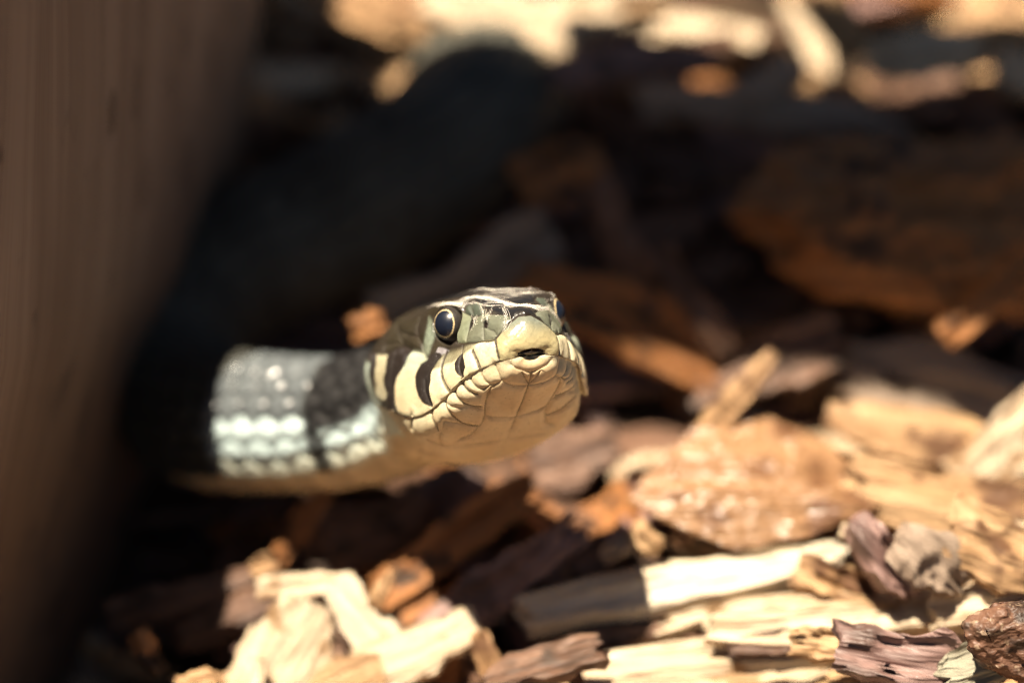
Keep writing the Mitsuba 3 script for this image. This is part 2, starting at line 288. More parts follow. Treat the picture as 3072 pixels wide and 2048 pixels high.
    ('bark_flake', 'reddish dim flake between the coil and the rusty block', 'bark', [1.0, 66.4, 19.0], [10.5, 68.0, 21.7], 7, 2, 'wood_rust', 59, (0, -0.7, 0.7), {}),
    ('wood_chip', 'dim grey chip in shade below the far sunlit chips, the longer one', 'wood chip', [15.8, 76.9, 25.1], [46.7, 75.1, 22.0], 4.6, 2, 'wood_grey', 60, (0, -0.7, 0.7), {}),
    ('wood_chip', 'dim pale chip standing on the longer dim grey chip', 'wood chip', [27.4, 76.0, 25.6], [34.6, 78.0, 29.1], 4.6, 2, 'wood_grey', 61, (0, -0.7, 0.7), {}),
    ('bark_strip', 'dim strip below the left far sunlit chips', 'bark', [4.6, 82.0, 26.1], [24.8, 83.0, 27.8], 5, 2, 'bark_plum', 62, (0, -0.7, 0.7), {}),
    ('wood_chip', 'far sunlit chip at the top edge, leftmost', 'wood chip', [-26.0, 94.7, 32.0], [-4.7, 91.8, 27.0], 7.5, 2.5, 'wood_tan', 63, (0, -0.7, 0.7), {}),
    ('wood_chip', 'far sunlit chip at the top edge hanging lowest, left of centre', 'wood chip', [-10.4, 90.8, 31.2], [8.3, 88.7, 27.7], 8.5, 2.5, 'wood_pale', 64, (0, -0.7, 0.7), {}),
    ('wood_chip', 'far pale blurred chip at the top edge, centre', 'wood chip', [5.0, 91.2, 30.0], [18.9, 92.3, 31.8], 7, 2.5, 'wood_pale', 65, (0, -0.7, 0.7), {}),
    ('wood_splinter', 'far blurred pinkish splinter hanging down from the top edge', 'splinter', [35.9, 91.3, 34.1], [42.4, 86.6, 26.0], 5.8, 2.2, 'wood_tan', 66, (0, -0.7, 0.7), {}),
    ('wood_chip', 'far blurred yellowish chip right of the pinkish splinter', 'wood chip', [43.9, 85.3, 25.8], [56.5, 86.1, 27.2], 5.4, 2.4, 'wood_pale', 67, (0, -0.7, 0.7), {}),
    ('wood_chip', 'far blurred tan chip in the top right corner', 'wood chip', [53.9, 90.0, 27.9], [66.9, 89.4, 26.9], 6.2, 2.4, 'wood_tan', 68, (0, -0.7, 0.7), {}),
    ('wood_chip', 'far blurred pale chip at the right edge under the corner chip', 'wood chip', [58.8, 84.4, 26.2], [66.5, 82.8, 23.4], 5, 2.4, 'wood_pale', 69, (0, -0.7, 0.7), {}),
    ('wood_chip', 'cream chip running out at the right edge above the corner bark', 'wood chip', [46.8, 2.0, -0.5], [60.8, 3.0, 1.1], 5.5, 2.2, 'wood_pale', 71, (0, -0.4, 0.92), {'rag': 0.2, 'rough': 0.18}),
    ('wood_chip', 'tan chip wedged between the white chip and the pinkish lump', 'wood chip', [31.9, 9.0, 1.7], [41.2, 7.2, -1.6], 4.2, 2.0, 'wood_tan', 72, (0, -0.7, 0.7), {'rag': 0.25, 'rough': 0.2}),
    ('bark_flake', 'small dark flake in the gap under the torn cream chip', 'bark', [23.9, 1.3, -3.7], [35.7, 1.7, -3.1], 2.6, 1.4, 'bark_brown', 73, (0, -0.7, 0.7), {}),
    ('wood_chip', 'short pinkish tan chip beside the left end of the purplish bark', 'wood chip', [30.9, -4.4, 0.4], [39.0, -4.7, -0.2], 3.4, 1.8, 'wood_tan', 74, (0, -0.7, 0.7), {'rag': 0.25}),
    ('wood_chip', 'pale broken chip beyond the lumps at the right edge, left of the leaning pale chip', 'wood chip', [52.8, 10.8, 2.7], [60.7, 11.8, 4.4], 4.0, 2.0, 'wood_pale', 75, (0, -0.7, 0.7), {'rag': 0.25}),
]
BLOCK = [[25.0, 59.5, 19.1], [29.8, 65.9, 24.2], [39.1, 68.4, 24.4], [50.1, 66.5, 23.2], [64.4, 67.4, 24.7], [64.5, 51.2, 10.7], [53.3, 48.8, 10.5], [41.6, 50.0, 12.5], [31.1, 53.8, 15.1]]
WEDGE = [[12.5, 17.8, 4.9], [17.5, 16.7, 2.9], [25.0, 14.3, 0.8], [33.2, 15.0, 1.9], [41.6, 18.4, 3.8], [44.2, 22.9, 3.7], [36.2, 30.5, 4.8], [27.8, 34.0, 6.9], [21.6, 31.9, 7.2], [17.2, 24.2, 6.0]]
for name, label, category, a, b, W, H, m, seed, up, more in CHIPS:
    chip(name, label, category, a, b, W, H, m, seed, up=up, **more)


def lump(key, front, depth, bsdf, seed, rough, label, category, edge=0.9, smooth=True, bulge=0.22, uvdir=(1, 0, 0)):
    """A broken chunk: the hull of an outline and of the same outline set back, worn and pitted."""
    front = np.asarray(front, float)
    mid = front.mean(0)
    inner = mid + (front - mid) * 0.55 - np.asarray(depth) * bulge
    pts = np.vstack([front, mid + (front - mid) * 0.92 + np.asarray(depth), inner])
    hull = trimesh.convex.convex_hull(pts)
    m = trimesh.Trimesh(*trimesh.remesh.subdivide_to_size(np.array(hull.vertices), np.array(hull.faces), max_edge=edge))
    m.merge_vertices()
    v, n = np.array(m.vertices), np.array(m.vertex_normals)
    d = rough * ((nz(v[:, 0] / 4.6, v[:, 1] / 4.6, v[:, 2] / 4.6, seed=seed) - 0.55) * 1.6 + (nz(v[:, 0] / 1.2, v[:, 1] / 1.2, v[:, 2] / 1.2, seed=seed + 1) - 0.5) * 0.6 + (nz(v[:, 0] / 0.45, v[:, 1] / 0.45, v[:, 2] / 0.45, seed=seed + 2) - 0.5) * 0.22)
    v = v + n * d[:, None]
    put(key, v, np.array(m.faces), bsdf, smooth=smooth, uv=np.stack([v @ unit(uvdir), v[:, 2] + 0.6 * v[:, 1]], -1))
    tag(key, label, category)


lump('wood_chunk', WEDGE, (1.5, 8.0, -4.5), 'wood_wet', 70, 0.5, 'wet orange brown wedge shaped chunk glinting in the sun right of the snake', 'wood chunk', edge=0.75, smooth=False, uvdir=(0.9, 0.3, 0.3))
lump('wood_block', BLOCK, (4, 16, -9), 'wood_rust', 55, 2.4, 'bulky rusty brown block in shade filling the right edge', 'wood', edge=1.6, bulge=0.4, uvdir=(0.5, 0.2, 0.8))
lump('bark_fragment', [[48.9, -13.5, 8.4], [50.2, -15.2, 6.0], [52.5, -16.0, 4.3], [57.5, -16.5, 3.0], [60.5, -12, 6.5], [56.0, -11.0, 10.6], [51.8, -11.6, 10.3]], (0.5, 4.0, -3.0), 'bark_rough', 75, 1.7,
     'sharp brown fragment of rough bark in the lower right corner', 'bark', edge=0.35, uvdir=(0.8, -0.2, -0.6))

# ---------------------------------------------------------------- the leaning board, and unseen laths added to cast shade
BOARD_FOOT = np.array([-52.2, 15.0, 36.0])
BOARD_WIDE = unit([0.31, 0.95, 0.0])
BOARD_UP = unit([0.18, 0.30, 1.0])


def plank(key, at, along, wide, L, W, H, bsdf, seed):
    """A sawn board, slightly worn: fibres along x, its middle at the point at."""
    v, q, uv = slab_mesh(L, W, H, seed, n=60, m=24, k=6, rag=0.0, taper=(1, 1), rough=0.0, bow=0.0, ledge=0.0)
    v = v * [1, 1, 1]
    s = v[:, 0] / L + 0.5
    v[:, 1] = np.clip(v[:, 1], -W / 2, W / 2)
    x, y = unit(along), unit(wide)
    z = unit(np.cross(x, y))
    y = np.cross(z, x)
    put(key, v @ np.stack([x, y, z]) + np.asarray(at, float), q, bsdf, uv=uv)


NEAR, FAR = -140.0, 69.0
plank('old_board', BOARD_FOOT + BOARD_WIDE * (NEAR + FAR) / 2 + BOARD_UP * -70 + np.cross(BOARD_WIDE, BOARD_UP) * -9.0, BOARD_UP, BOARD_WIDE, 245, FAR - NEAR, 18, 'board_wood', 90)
tag('old_board', 'weathered grey brown board leaning at the left, in shade', 'board')
plank('shade_lath', (60, 48, 158), (1, 0.0, 0), (0, 1, 0), 420, 44, 14, 'board_wood', 91)  # added unseen lath, sized to shade the ground behind the head
plank('shade_lath_001', (-106, 110, 190), (1, -0.3, 0), (0.3, 1, 0), 110, 80, 14, 'board_wood', 93)  # added unseen lath, keeps the far left ground dark
plank('shade_lath_002', (78, 66.5, 174), (1, 0.0, 0), (0, 1, 0), 212, 9, 12, 'board_wood', 94)  # added unseen lath, closes a lit strip at the far right
taken['shade_lath'] = 3
tag('shade_lath_002', 'narrow lath added behind the wider one to cast shade, out of the picture', 'board')
tag('shade_lath', 'lath added across above the snake to cast shade, out of the picture', 'board')
tag('shade_lath_001', 'short wide lath added above the back of the snake to cast shade, out of the picture', 'board')

# ---------------------------------------------------------------- loose mulch between the pieces one can tell apart
rng = np.random.default_rng(7)
kinds = ['wood_pale', 'wood_tan', 'wood_rust', 'bark_brown', 'bark_plum', 'wood_grey']
heaps = {k: [[], [], []] for k in kinds}
count = {k: 0 for k in kinds}
for i in range(3100):
    near = i < 2200
    x, y = (rng.uniform(-120, 150), rng.uniform(-110, 190)) if near else (rng.normal(0, 260), rng.normal(30, 260))
    if not near and abs(x) < 110 and -100 < y < 180:
        continue
    big = abs(x) < 75 and -45 < y < 110
    Lc, Wc, Hc = (rng.uniform(10, 23), rng.uniform(4, 9), rng.uniform(1.0, 2.6)) if big else (rng.uniform(6, 17), rng.uniform(2, 5.5), rng.uniform(0.8, 2.2))
    dark = (-42 < x < 17 and 4 < y < 52) or (46 < y < 92)          # darker kinds picked where shade falls, deepening it by colour
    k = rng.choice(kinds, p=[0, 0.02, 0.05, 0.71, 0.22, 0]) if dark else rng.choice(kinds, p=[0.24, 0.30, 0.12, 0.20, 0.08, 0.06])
    v, q, uv = slab_mesh(Lc, Wc, Hc, 200 + i, n=4, m=3, k=1, rag=0.25, taper=(rng.uniform(0.4, 0.9), rng.uniform(0.4, 0.9)), rough=0.08, bend=rng.uniform(-0.2, 0.2))
    a = rng.uniform(0, 2 * np.pi)
    d = np.array([math.cos(a), math.sin(a), rng.normal(0, 0.25)])
    z = float(ground_z(x, y)) - (rng.uniform(2.5, 6.5) if abs(x) < 75 and -30 < y < 60 else rng.uniform(1.0, 5.0))
    v = v @ frame_of(d, (rng.normal(0, 0.35), rng.normal(-0.1, 0.35), 1)) + [x, y, z]
    V_, Q_, U_ = heaps[k]
    V_.append(v), Q_.append(q + count[k]), U_.append(uv)
    count[k] += len(v)
for i in range(450):                                  # crumbs and splinters lying on top
    x, y = rng.uniform(-30, 75), rng.uniform(-40, 22)
    k = rng.choice(kinds, p=[0.3, 0.25, 0.12, 0.18, 0.1, 0.05])
    Lc = rng.uniform(0.8, 3.6)
    v, q, uv = slab_mesh(Lc, rng.uniform(0.4, 1.5), rng.uniform(0.3, 0.9), 5000 + i, n=3, m=2, k=1, rag=0.3)
    a = rng.uniform(0, 2 * np.pi)
    v = v @ frame_of((math.cos(a), math.sin(a), rng.normal(0, 0.3)), rng.normal(0, 0.5, 3) + [0, 0, 1]) + [x, y, float(ground_z(x, y)) + rng.uniform(-2.0, 0.2)]
    V_, Q_, U_ = heaps[k]
    V_.append(v), Q_.append(q + count[k]), U_.append(uv)
    count[k] += len(v)
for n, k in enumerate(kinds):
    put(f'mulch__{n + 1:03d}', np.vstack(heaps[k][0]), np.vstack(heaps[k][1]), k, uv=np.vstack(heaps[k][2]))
tag('mulch', 'loose mixed wood chips and bark covering the soil', 'mulch', kind='stuff')


# ---------------------------------------------------------------- the snake
HEAD_AXES = np.array([[-0.28156,0.7677,-0.57564],[-0.9519,-0.29903,0.06681],[-0.12085,0.56676,0.81497]])       # rows: backwards, snake's right, up
HEAD_AT = np.array([1.917,-0.458,35.206])
HEAD_NET = np.array([[[-1.0,0.0,1.55],[-0.85,1.0,1.52],[-0.65,1.84,1.2],[-0.4,2.54,0.74],[-0.2,2.98,0.25],[-0.05,3.14,-0.27],[0.1,3.02,-0.76],[0.1,2.62,-1.02],[0.1,2.32,-1.74],[0.3,1.65,-2.33],[0.6,0.0,-2.7]],[[0.2,0.0,4.18],[0.4,0.67,4.02],[0.6,2.07,3.24],[0.8,3.01,2.17],[1.0,3.72,1.22],[1.15,4.03,0.16],[1.35,4.19,-1.01],[1.5,4.0,-1.23],[1.6,3.6,-2.6],[2.1,2.35,-3.56],[2.7,0.0,-4.07]],[[3.0,0.0,5.05],[3.0,0.93,5.0],[3.0,2.63,4.69],[3.1,3.69,3.69],[3.1,4.67,2.04],[3.0,5.52,0.37],[3.0,6.09,-1.63],[3.3,5.86,-1.83],[3.6,5.5,-3.45],[4.9,3.35,-4.84],[5.6,0.0,-5.5]],[[6.2,0.0,6.24],[6.2,0.84,6.25],[6.0,3.37,6.2],[6.0,4.73,4.9],[5.8,5.87,1.98],[5.6,7.03,-0.38],[5.6,7.59,-2.86],[5.9,7.35,-3.1],[6.2,7.24,-4.88],[7.8,4.3,-6.4],[9.2,0.0,-7.09]],[[10.0,0.0,7.62],[10.0,1.3,7.66],[9.3,4.63,7.17],[9.0,6.41,5.83],[8.8,7.12,2.09],[8.6,8.5,-0.74],[8.6,9.04,-4.25],[8.9,8.78,-4.48],[9.3,8.51,-6.4],[11.1,5.14,-7.94],[12.6,0.0,-8.51]],[[14.0,0.0,8.43],[14.0,1.81,8.43],[13.6,5.58,7.33],[13.3,7.45,5.88],[13.0,9.0,2.89],[12.8,10.0,-0.42],[12.8,10.39,-4.66],[13.0,10.16,-4.9],[13.3,9.75,-6.71],[14.0,6.45,-8.72],[16.0,0.0,-9.52]],[[18.5,0.0,8.54],[18.5,1.69,8.48],[18.2,6.05,7.34],[18.0,8.56,5.91],[17.8,10.37,3.57],[17.6,11.4,0.39],[17.6,11.29,-3.38],[17.7,11.0,-3.68],[18.0,9.95,-5.87],[18.5,6.67,-8.9],[19.0,0.0,-10.15]],[[23.0,0.0,8.31],[23.0,2.23,8.22],[23.0,6.21,7.22],[23.0,8.81,5.89],[23.0,11.01,3.66],[23.0,12.21,1.06],[23.0,11.78,-1.98],[23.0,11.47,-2.44],[23.0,10.15,-4.85],[23.0,7.12,-8.42],[23.5,0.0,-10.08]],[[26.2,0.0,6.66],[26.2,2.0,6.59],[26.2,5.59,5.74],[26.2,7.4,4.6],[26.2,9.25,2.71],[26.2,10.26,0.5],[26.2,10.13,-2.08],[26.2,10.09,-2.59],[26.2,9.64,-4.96],[26.2,7.12,-8.23],[26.7,0.0,-9.77]]])       # stations from the snout back; half sections from crown to chin; (back, right, up) in mm
SPINE = np.array([[-10.0,23.4,14.6,7.7,35.0],[-13.5,25.5,12.2,7.9,36.0],[-17.1,26.7,10.2,7.9,36.0],[-22.8,29.8,7.7,8.0,36.0],[-28.7,34.2,5.2,8.3,34.0],[-34.4,39.6,2.6,8.6,28.0],[-39.1,47.0,1.4,8.2,18.0],[-40.9,54.7,2.8,8.6,8.0],[-38.2,62.2,5.8,9.0,0.0],[-31.1,66.6,9.3,9.3,-5.0],[-21.5,69.7,12.6,9.5,-5.0],[-12.3,72.3,17.2,9.5,0.0],[-5.7,78.7,20.3,9.4,0.0],[-2.7,90.6,21.0,9.2,0.0],[-2.0,103.0,22.0,9.0,0.0],[-13.0,118.0,26.0,8.6,0.0],[-32.0,127.0,30.0,8.2,0.0],[-56.0,132.0,33.0,7.6,0.0],[-82.0,134.0,35.0,6.8,0.0],[-110.0,140.0,41.0,5.6,0.0],[-135.0,152.0,46.0,4.2,0.0],[-155.0,168.0,52.0,2.6,0.0],[-168.0,184.0,58.0,1.2,0.0],[-172.0,190.0,60.0,0.2,0.0]])        # the body's axis behind the head: x, y, z, radius, lean of the back away from the viewer (degrees)


def to_world(p):
    return p @ HEAD_AXES + HEAD_AT


def closed_ring(half):
    other = half[-2:0:-1] * [1, -1, 1]
    # the far cheek is pressed in a little and the jaw sits slightly askew
    w = np.interp(np.arange(9, 0, -1), [4.7, 6, 7, 8.5, 10], [0, 0.4, 0.85, 0.9, 0])[:, None] * np.clip((other[:, :1] - 2) / 5, 0, 1)
    other = other * (1 - w * [0, 0.13, 0]) + w * [0, 0, 0.8]
    return np.concatenate([half, other])


rings = [np.repeat(to_world(np.array([[0.75, 0, -0.45]])), 20, 0)] + [to_world(closed_ring(h)) for h in HEAD_NET]
n_head = len(rings)
axis = SPINE[:, :3]
tang = unit(np.gradient(np.vstack([to_world(np.array([16.0, 0, -1])), axis]), axis=0))[1:]
for P, rr, lean, t in zip(axis, SPINE[:, 3], np.radians(SPINE[:, 4]), tang):
    ahead = -t
    up0 = np.array([0, math.sin(lean), math.cos(lean)])
    right = unit(np.cross(ahead, up0))
    up1 = np.cross(right, ahead)
    a = math.pi / 2 - np.arange(20) * math.pi / 10
    rings.append(P + rr * (np.cos(a)[:, None] * right + 0.94 * np.sin(a)[:, None] * up1))
rings = np.array(rings)
step = np.linalg.norm(np.diff(rings, axis=0), axis=2).mean(1)
knots = np.concatenate([[0], np.cumsum(np.maximum(step, 0.8))])
per = [13, 16, 15, 17, 18, 20, 7, 18, 18, 17]
half_j = np.concatenate([np.linspace(k, k + 1, 2 * c, endpoint=False) for k, c in enumerate(per)])
J = np.concatenate([half_j, [10.0], 20 - half_j[:0:-1]])
S_END = knots[n_head - 1]
s_list = [np.linspace(0.02, 6, 130, endpoint=False), np.linspace(6, S_END, 370, endpoint=False), np.linspace(S_END, S_END + 75, 300, endpoint=False),
          np.linspace(S_END + 75, knots[-1], 180)]
S = np.concatenate(s_list)
around = CubicSpline(np.arange(21), np.concatenate([rings, rings[:, :1]], 1), axis=1, bc_type='periodic')(J)
P = CubicSpline(knots, around, axis=0)(S)            # (s, j, 3)
ns, nj = P.shape[:2]


def grid_normals(P):
    ds = np.gradient(P, axis=0)
    dj = (np.roll(P, -1, 1) - np.roll(P, 1, 1))
    return unit(np.cross(ds, dj))


N = grid_normals(P)
out = P - P.mean(1, keepdims=True)
if (N * out).sum() < 0:
    N = -N
Sg, Jg = np.broadcast_to(S[:, None], (ns, nj)), np.broadcast_to(J[None], (ns, nj))
Jh = np.minimum(Jg, 20 - Jg)                          # 0 crown ... 10 chin, the same on both sides
SEAMS = [[0.2,1,[[4.97,3.04],[5.13,3.56],[4.51,4.04],[3.99,4.73],[3.64,5.51]]],[0.26,1,[[8.09,4.72],[7.48,5.09],[6.96,5.39],[6.49,5.88]]],[0.06,0.9,[[11.62,3.97],[10.1,4.06],[8.14,4.22],[7.5,4.19],[6.88,4.13],[5.92,4.04],[5.06,3.63]]],[0.3,1,[[13.65,4.22],[13.76,4.5],[13.62,4.78],[13.37,5.02],[12.9,5.29],[12.29,5.57],[11.57,5.98]]],[0.06,0.6,[[10.59,4.11],[10.16,4.51],[10.1,5.08],[9.6,5.47],[8.95,5.86]]],[0.05,0.0,[[14.48,4.36],[15.26,4.72],[16.26,5.1],[16.03,5.41],[14.98,5.97]]],[0.05,0.0,[[22.06,4.21],[22.34,4.74],[22.76,5.18],[22.74,5.57],[23.26,6.05]]],[0.06,0.2,[[26.62,4.3],[25.99,4.78],[25.96,5.15],[25.63,5.4]]],[0.05,0.35,[[4.51,6.4],[4.6,7.38],[4.56,7.84],[4.73,8.37]]],[0.06,0.45,[[6.35,6.46],[6.49,7.42],[6.31,7.84],[6.0,8.22]]],[0.05,0.3,[[6.0,8.22],[5.43,8.32],[4.73,8.37],[4.73,8.92],[4.68,9.31],[4.41,10.0]]],[0.07,0.55,[[7.81,6.12],[8.0,7.28],[7.74,7.66],[7.45,7.99],[6.99,8.21],[6.0,8.22]]],[0.14,0.8,[[9.18,5.8],[9.46,6.67],[8.91,7.58],[8.52,7.92],[7.96,8.26]]],[0.12,0.7,[[10.75,7.15],[10.48,7.56],[10.09,7.9],[9.85,8.24],[9.46,8.61],[9.11,8.8]]],[0.12,0.7,[[12.6,7.22],[12.45,7.55],[12.16,7.97],[12.14,8.28],[12.41,8.64],[12.32,8.93],[12.14,9.1]]],[0.12,0.65,[[15.27,6.83],[15.26,7.57],[15.11,7.86],[15.33,8.23]]],[0.22,0.95,[[18.87,6.07],[19.37,7.44],[20.09,7.83]]],[0.06,0.6,[[2.68,9.39],[4.23,10.0],[5.08,10.0],[7.29,10.0],[9.54,10.0],[11.35,10.0]]],[0.06,0.45,[[2.68,7.58],[2.37,8.77],[2.61,10.0],[2.39,10.0]]],[0.07,0.5,[[2.61,10.0],[2.76,10.0],[3.79,10.0],[4.41,10.0]]],[0.05,0.3,[[5.91,8.23],[5.43,8.39],[4.78,8.41]]],[0.08,0.4,[[5.53,8.34],[6.17,8.35],[7.05,8.56],[8.08,8.79],[9.1,8.95],[10.11,9.09],[11.34,9.15],[12.43,9.12],[13.81,9.09],[15.26,8.94]]],[0.05,0.22,[[10.11,9.09],[10.13,9.31],[9.83,10.0],[9.54,10.0]]],[0.05,0.25,[[13.16,6.21],[11.25,7.96],[9.7,8.43],[9.42,8.9]]],[0.05,0.25,[[13.55,8.06],[12.71,8.47],[12.48,8.83],[12.17,9.06]]],[0.05,0.22,[[18.45,8.42],[18.35,8.8],[15.99,9.34],[14.7,10.0],[13.71,10.0],[11.35,10.0]]],[0.05,0.18,[[27.0,8.81],[22.63,9.09],[20.01,10.0],[16.98,10.0],[14.77,10.0],[12.83,10.0]]],[0.05,0.18,[[28.38,8.56],[27.0,8.81],[38.94,10.0]]],[0.05,0.2,[[18.35,8.8],[16.27,8.44],[13.55,8.06]]],[0.09,0.85,[[5.06,3.53],[4.99,2.98],[4.75,2.38],[4.7,1.8],[4.76,1.42],[4.85,1.08],[4.62,0.01]]],[0.06,0.6,[[7.79,2.19],[7.45,1.98],[6.7,1.77],[5.87,1.6],[5.27,1.59]]],[0.07,0.6,[[7.79,2.19],[8.49,2.19],[9.31,2.05],[10.68,1.9]]],[0.04,0.35,[[5.04,3.22],[6.08,3.15],[6.67,3.24],[7.32,3.2]]],[0.06,0.5,[[9.88,2.93],[10.09,3.15],[10.13,3.43],[10.25,3.6],[10.26,3.84],[10.12,4.04]]],[0.05,0.45,[[8.72,2.39],[9.2,2.75],[9.95,2.94],[10.84,2.96],[11.73,2.9]]],[0.03,0.5,[[11.58,2.17],[10.87,2.54],[10.1,2.93]]],[0.05,0.5,[[11.58,2.17],[11.17,1.97],[10.57,1.93],[9.74,1.77],[9.6,1.35],[9.26,0.84],[7.86,0.18]]],[0.06,0.6,[[11.6,2.85],[11.85,2.62],[11.78,2.37],[11.58,2.17]]],[0.04,0.4,[[7.76,3.33],[7.23,3.66],[6.64,4.12]]],[0.05,0.5,[[12.01,3.92],[11.14,3.98],[10.06,4.05]]],[0.05,0.35,[[18.79,2.62],[20.03,2.9],[19.67,3.35],[18.77,3.71],[17.71,3.94],[17.25,4.24]]],[0.05,0.35,[[18.77,3.71],[20.72,3.65],[23.25,3.44]]],[0.05,0.35,[[17.25,4.24],[18.9,4.2],[20.76,4.09],[22.65,4.14],[23.6,4.36]]],[0.05,0.35,[[20.76,4.09],[21.68,3.82],[23.25,3.44],[24.62,3.13]]],[0.05,0.3,[[17.15,4.25],[18.95,4.19],[20.52,4.06],[22.55,3.94],[24.48,3.99]]],[0.05,0.3,[[24.48,3.99],[24.63,4.36],[25.05,4.75]]]]     # borders of the head plates: [line width mm, darkness, [[station, j], ...]]
MARKS = [["black",[[10.16,4.49],[10.6,4.72],[10.88,4.94],[10.57,5.23],[10.08,5.46],[8.97,5.87],[8.82,5.61],[8.56,5.46],[9.02,5.09],[9.66,4.72]]],["black",[[15.3,4.22],[16.05,4.3],[16.23,4.55],[17.08,4.67],[17.63,4.89],[17.85,5.07],[17.61,5.3],[17.11,5.5],[16.31,5.71],[15.53,5.86],[14.78,6.08],[14.6,5.91],[14.98,5.6],[15.11,5.37],[14.93,5.22],[15.03,4.99],[14.97,4.78],[14.82,4.53],[14.41,4.36],[14.63,4.25]]],["black",[[22.7,4.14],[23.47,4.37],[23.29,4.75],[23.48,4.97],[23.84,5.1],[23.89,5.3],[23.5,5.48],[23.56,5.62],[23.5,5.8],[24.04,6.07],[23.63,6.79],[21.96,5.92],[22.18,5.68],[22.02,5.46],[21.81,5.25],[21.34,5.05],[20.34,4.83],[19.7,4.61],[19.33,4.36],[19.06,4.2],[20.6,4.02],[21.8,4.06]]],["black",[[27.19,4.14],[26.29,4.75],[26.42,5.05],[26.35,5.25],[25.83,5.32],[25.33,5.05],[25.28,4.75],[25.35,4.36]]],["pale_back",[[44.1,2.05],[42.91,3.0],[41.81,3.82],[39.01,4.86],[36.87,5.69],[30.24,7.72],[26.48,7.63],[25.37,6.01],[26.26,5.68],[26.46,5.32],[26.57,5.05],[26.49,4.69]]],["cream",[[25.35,4.36],[25.21,4.75],[25.27,5.05],[25.74,5.35],[25.75,5.62],[25.05,5.76],[24.14,5.7],[23.52,5.51],[23.89,5.3],[23.85,5.1],[23.47,4.93],[23.33,4.64],[23.44,4.39]]],["pale_green",[[17.55,3.09],[16.69,3.24],[16.31,3.5],[15.96,3.74],[16.25,3.97],[16.34,4.3],[17.46,4.24],[17.64,3.94],[17.42,3.71],[17.4,3.41]]],["pale_lilac",[[15.2,4.04],[15.37,4.25],[14.33,4.3],[13.74,4.24],[13.07,4.19],[14.08,4.08]]],["nostril",[[7.89,2.8],[8.0,3.08],[7.76,3.33],[7.32,3.26],[7.2,3.03],[7.36,2.81]]],["nostril",[[9.87,2.94],[10.24,3.08],[10.32,3.27],[10.22,3.44],[9.89,3.5],[9.7,3.32],[9.78,3.13]]],["preocular",[[11.9,2.88],[11.44,2.93],[10.68,2.97],[10.24,3.08],[10.35,3.27],[10.3,3.44],[10.28,3.65],[10.09,4.04],[11.93,3.93],[12.09,3.68],[11.71,3.38],[11.64,3.14]]],["greengrey",[[11.72,2.73],[11.85,2.49],[11.58,2.17],[10.61,1.91],[8.82,2.33],[9.25,2.76],[10.08,2.96],[10.91,2.96],[11.65,2.9]]],["nasal",[[7.73,2.17],[6.7,1.77],[5.87,1.6],[5.22,1.6],[4.9,1.99],[4.66,2.51],[5.04,3.22],[5.19,3.78],[6.64,4.12],[7.78,4.24],[9.96,4.05],[10.17,3.6],[9.6,3.34],[9.25,2.76],[8.72,2.43]]],["socket",[[14.23,2.78],[15.3,2.81],[16.09,3.06],[16.41,3.32],[16.19,3.58],[15.4,3.8],[14.18,4.0],[12.93,3.98],[12.13,3.83],[12.11,3.65],[11.75,3.4],[11.71,3.15],[12.08,2.9],[13.07,2.76]]],["labial",[[5.06,3.7],[5.93,4.03],[7.46,4.22],[8.04,4.49],[8.72,4.67],[9.6,4.79],[11.55,4.83],[12.91,4.79],[13.89,4.84],[14.82,4.89],[17.04,4.71],[18.99,4.66],[19.87,4.75],[21.07,4.97],[21.88,5.26],[22.02,5.46],[22.09,5.72],[21.75,5.98],[18.85,6.06],[17.62,6.27],[16.04,7.09],[14.49,7.15],[13.01,7.14],[11.88,6.47],[10.31,6.39],[9.01,5.92],[7.77,5.98],[6.56,5.98],[5.06,5.99],[3.8,5.62],[4.1,4.85]]],["mint",[[16.3,4.5],[17.15,4.25],[18.14,4.21],[19.03,4.21],[19.38,4.4],[19.9,4.69],[20.58,4.91],[18.9,4.83],[17.56,4.83],[17.08,4.67]]],["hole",[[0.94,4.37],[1.09,2.36],[1.48,0.87],[1.65,0.0],[1.47,0.0],[1.33,0.0],[1.24,0.0],[0.99,1.27]]],["cream2",[[5.06,3.53],[4.99,2.98],[4.75,2.38],[4.7,1.8],[4.85,1.08],[4.46,0.0],[1.47,0.0],[1.65,0.0],[1.48,0.87],[0.94,4.37],[1.4,5.94],[2.64,6.65],[3.48,5.75],[3.68,5.43],[4.03,4.67],[4.54,4.04]]]]     # patches: [kind, outline in (station, j)]


def grid_value(A, q):
    """A (s, j, ...) read at the points q of (station, j)"""
    q = np.asarray(q, float)
    i = np.interp(q[:, 0], S, np.arange(ns))
    k = np.interp(q[:, 1], J, np.arange(nj))
    i0, k0 = np.minimum(i.astype(int), ns - 2), np.minimum(k.astype(int), nj - 2)
    a, b = (i - i0)[:, None], (k - k0)[:, None]
    return (A[i0, k0] * (1 - a) + A[i0 + 1, k0] * a) * (1 - b) + (A[i0, k0 + 1] * (1 - a) + A[i0 + 1, k0 + 1] * a) * b


def segment_distance(X, poly, closed=False):
    """distance (mm) of the points X to a polyline in space"""
    best = np.full(len(X), 1e9, np.float32)
    A, B = (poly, np.roll(poly, -1, 0)) if closed else (poly[:-1], poly[1:])
    X = X.astype(np.float32)
    for a, b in zip(A.astype(np.float32), B.astype(np.float32)):
        d = b - a
        t = np.clip((X - a) @ d / max(float(d @ d), 1e-9), 0, 1)
        e = X - a - t[:, None] * d
        best = np.minimum(best, (e * e).sum(1))
    return np.sqrt(best)


